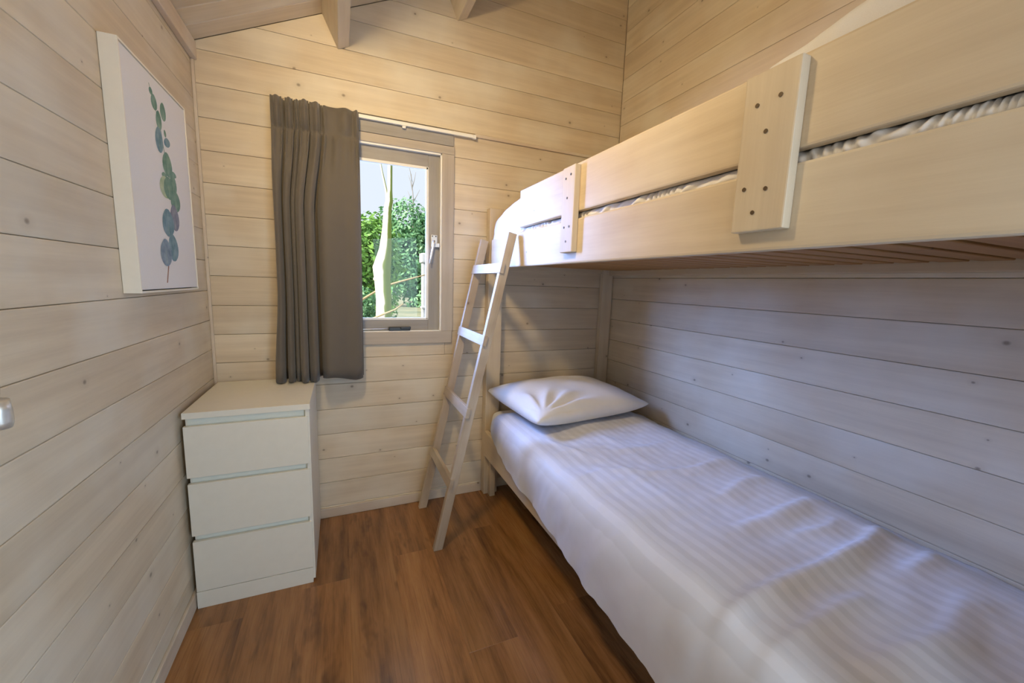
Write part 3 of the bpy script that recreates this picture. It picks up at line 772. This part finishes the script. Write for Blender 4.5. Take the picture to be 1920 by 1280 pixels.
tr = empty('tree', (1.31, 6.0, GZ), 'pale slender tree trunk with mossy right side, just outside the window', 'tree')
tube('trunk', [(1.30, 6, GZ), (1.32, 6, .3), (1.33, 6, .9), (1.31, 6, 1.25), (1.30, 6, 1.5), (1.37, 6, 1.85), (1.40, 6, 2.2), (1.42, 6, 2.6), (1.45, 6, 2.75), (1.465, 6, 2.95), (1.475, 6, 3.5), (1.49, 6, 4.6), (1.47, 6, 5.6)], [.165, .15, .145, .15, .17, .115, .088, .072, .07, .045, .042, .036, .02], M['bark'], tr, 16)
tube('branch', [(1.43, 6, 2.7), (1.40, 6.02, 2.95), (1.33, 6.05, 3.3), (1.25, 6.1, 3.8)], [.04, .022, .016, .01], M['bark'], tr, 8)
tube('branch', [(1.30, 6, 1.22), (1.20, 5.95, 1.28), (1.15, 5.93, 1.30)], [.08, .05, .035], M['bark'], tr, 8)
tube('branch', [(1.49, 6, 4.5), (1.7, 6.1, 5.0), (2.0, 6.3, 5.4)], [.03, .02, .01], M['bark'], tr, 8)
tag(tube('fallen_branch', [(0.25, 6.5, GZ+0.01), (0.55, 6.5, 0.52), (0.95, 6.5, 0.86), (1.40, 6.5, 1.15), (1.80, 6.45, 1.28), (2.35, 6.4, 1.45)], [.02, .022, .022, .02, .018, .01], M['twig'], None, 8), 'long thin tan branch slanting behind the pale trunk', 'branch')
tag(tube('fallen_branch', [(0.5, 5.72, GZ+0.02), (0.85, 5.7, 0.32), (1.10, 5.7, 0.55), (1.5, 5.68, 0.72), (1.66, 5.66, 0.84)], [.022, .02, .018, .016, .01], M['twig'], None, 8), 'short tan stick crossing low in front of the pale trunk', 'branch')
gp = empty('garden_post', (2.67, 8.62, GZ), 'pale grey capped post at the right edge of the window view', 'post')
box('shaft', (2.55, 2.79), (8.5, 8.74), (GZ, 1.75), M['post'], gp, 'z', 0.02)
box('cap', (2.51, 2.83), (8.44, 8.80), (1.75, 2.0), M['post'], gp, 'x', 0.03)
box('foot_board', (2.53, 2.81), (8.46, 8.78), (0.55, 0.60), M['post'], gp, 'x', 0.01)

def leaves(name, parent, c, r, count, size, material, seedv, droop=0.0):
    rnd = random.Random(seedv); bm = bmesh.new()
    lobes = [(Vector(c)+Vector((rnd.uniform(-.6, .6)*r[0], rnd.uniform(-.5, .5)*r[1], rnd.uniform(-.7, .75)*r[2])), rnd.uniform(.35, .6)) for _ in range(16)]
    for _ in range(count):
        lc, lr = rnd.choice(lobes)
        d = Vector((rnd.gauss(0, 1), rnd.gauss(0, 1), rnd.gauss(0, 1))).normalized()
        rad = rnd.uniform(.55, 1)
        p = lc+Vector((d.x*r[0]*lr, d.y*r[1]*lr, d.z*r[2]*lr))*rad
        if p.z < GZ+0.02: p.z = GZ+rnd.uniform(.02, .3)
        nrm_ = (d+Vector((rnd.gauss(0, .6), rnd.gauss(0, .6), rnd.gauss(0, .6)+.3))).normalized()
        a = nrm_.orthogonal().normalized(); a.rotate(Matrix.Rotation(rnd.uniform(0, 6.28), 3, nrm_)); b = nrm_.cross(a)
        s = size*rnd.uniform(.6, 1.3)
        q = [p-a*s, p+b*s*.45-Vector((0, 0, droop*s)), p+a*s, p-b*s*.45]
        bm.faces.new([bm.verts.new(v) for v in q])
    o = mesh_obj(name, bm, material, parent); o['kind'] = 'stuff'; return o
def shrub(label, x, y, rx, ry, h, count, size, material, seedv, group=None):
    e = empty('shrub', (x, y, GZ), label, 'shrub', group)
    leaves('foliage', e, (x, y, GZ+h*.5), (rx, ry, h*.52), count, size, material, seedv)
    tube('stem', [(x, y, GZ), (x+.05, y, GZ+h*.4), (x-.05, y, GZ+h*.75)], [.06, .045, .02], M['greytwig'], e, 7)
shrub('bright green leafy shrub behind the trunk, beside the curtain edge', 0.75, 10.0, 1.6, 0.75, 3.35, 14000, .085, M['leaf_bright'], 3)
shrub('tall dense green shrub filling the window right of the trunk', 5.3, 24.0, 2.9, 1.8, 5.7, 20000, .15, M['leaf_mid'], 5)
shrub('low dark shrub at the foot of the trunk, left side', 0.7, 8.0, 0.95, .45, 1.45, 4000, .06, M['leaf_mid'], 6)
# conifer to the left whose branch tips reach into the view
cf = empty('conifer', (-1.9, 6.2, GZ), 'dark conifer whose branch tips poke past the curtain edge', 'tree')
tube('trunk', [(-1.9, 6.2, GZ), (-1.9, 6.2, 3), (-1.9, 6.2, 6)], [.16, .11, .04], M['greytwig'], cf, 10)
bm = bmesh.new(); rr = random.Random(11)
for kk in range(26):
    z = 1.6+kk*.17; L = 1.15*(1-kk/34)*rr.uniform(.8, 1.1); a0 = kk*2.4
    if kk in (8, 9, 19): a0, L = 0.02*(kk-9), 2.75 if kk != 19 else 2.95
    for s in range(46):
        t = rr.uniform(.25, 1); p = Vector((-1.9+math.cos(a0)*L*t, 6.2+math.sin(a0)*L*t, z+.1*t-.25*t*t))
        d = Vector((math.cos(a0+rr.uniform(-1, 1)), math.sin(a0+rr.uniform(-1, 1)), rr.uniform(-.6, .3))).normalized()*rr.uniform(.08, .18)
        sd = d.orthogonal().normalized()*.022
        bm.faces.new([bm.verts.new(p-sd), bm.verts.new(p+sd), bm.verts.new(p+d)])
fo = mesh_obj('foliage', bm, M['leaf_dark'], cf); fo['kind'] = 'stuff'
# bare sapling against the sky
C0 = Vector((0.552, -2.22, 1.2778))
def far(p):
    q = C0+(Vector(p)-C0)*1.85; return (q.x, q.y, max(q.z, GZ))
sp_ = empty('sapling', far((3.28, 14.5, -9)), 'bare twiggy sapling against the sky above the right shrub', 'tree')
tube('trunk', [far((3.28, 14.5, -9)), far((3.28, 14.5, 3.2)), far((3.30, 14.5, 4.4)), far((3.22, 14.5, 5.4))], [.09, .06, .038, .014], M['greytwig'], sp_, 7)
for a, b in (((3.29, 14.5, 4.2), (3.08, 14.5, 4.75)), ((3.29, 14.5, 4.35), (3.55, 14.5, 4.85)), ((3.28, 14.5, 4.7), (3.12, 14.5, 5.35)), ((3.26, 14.5, 4.9), (3.40, 14.5, 5.5)), ((3.25, 14.5, 5.1), (3.1, 14.5, 5.8))):
    a, b = far(a), far(b)
    tube('twig', [a, tuple((p+q)/2+.03 for p, q in zip(a, b)), b], [.03, .022, .01], M['greytwig'], sp_, 5)
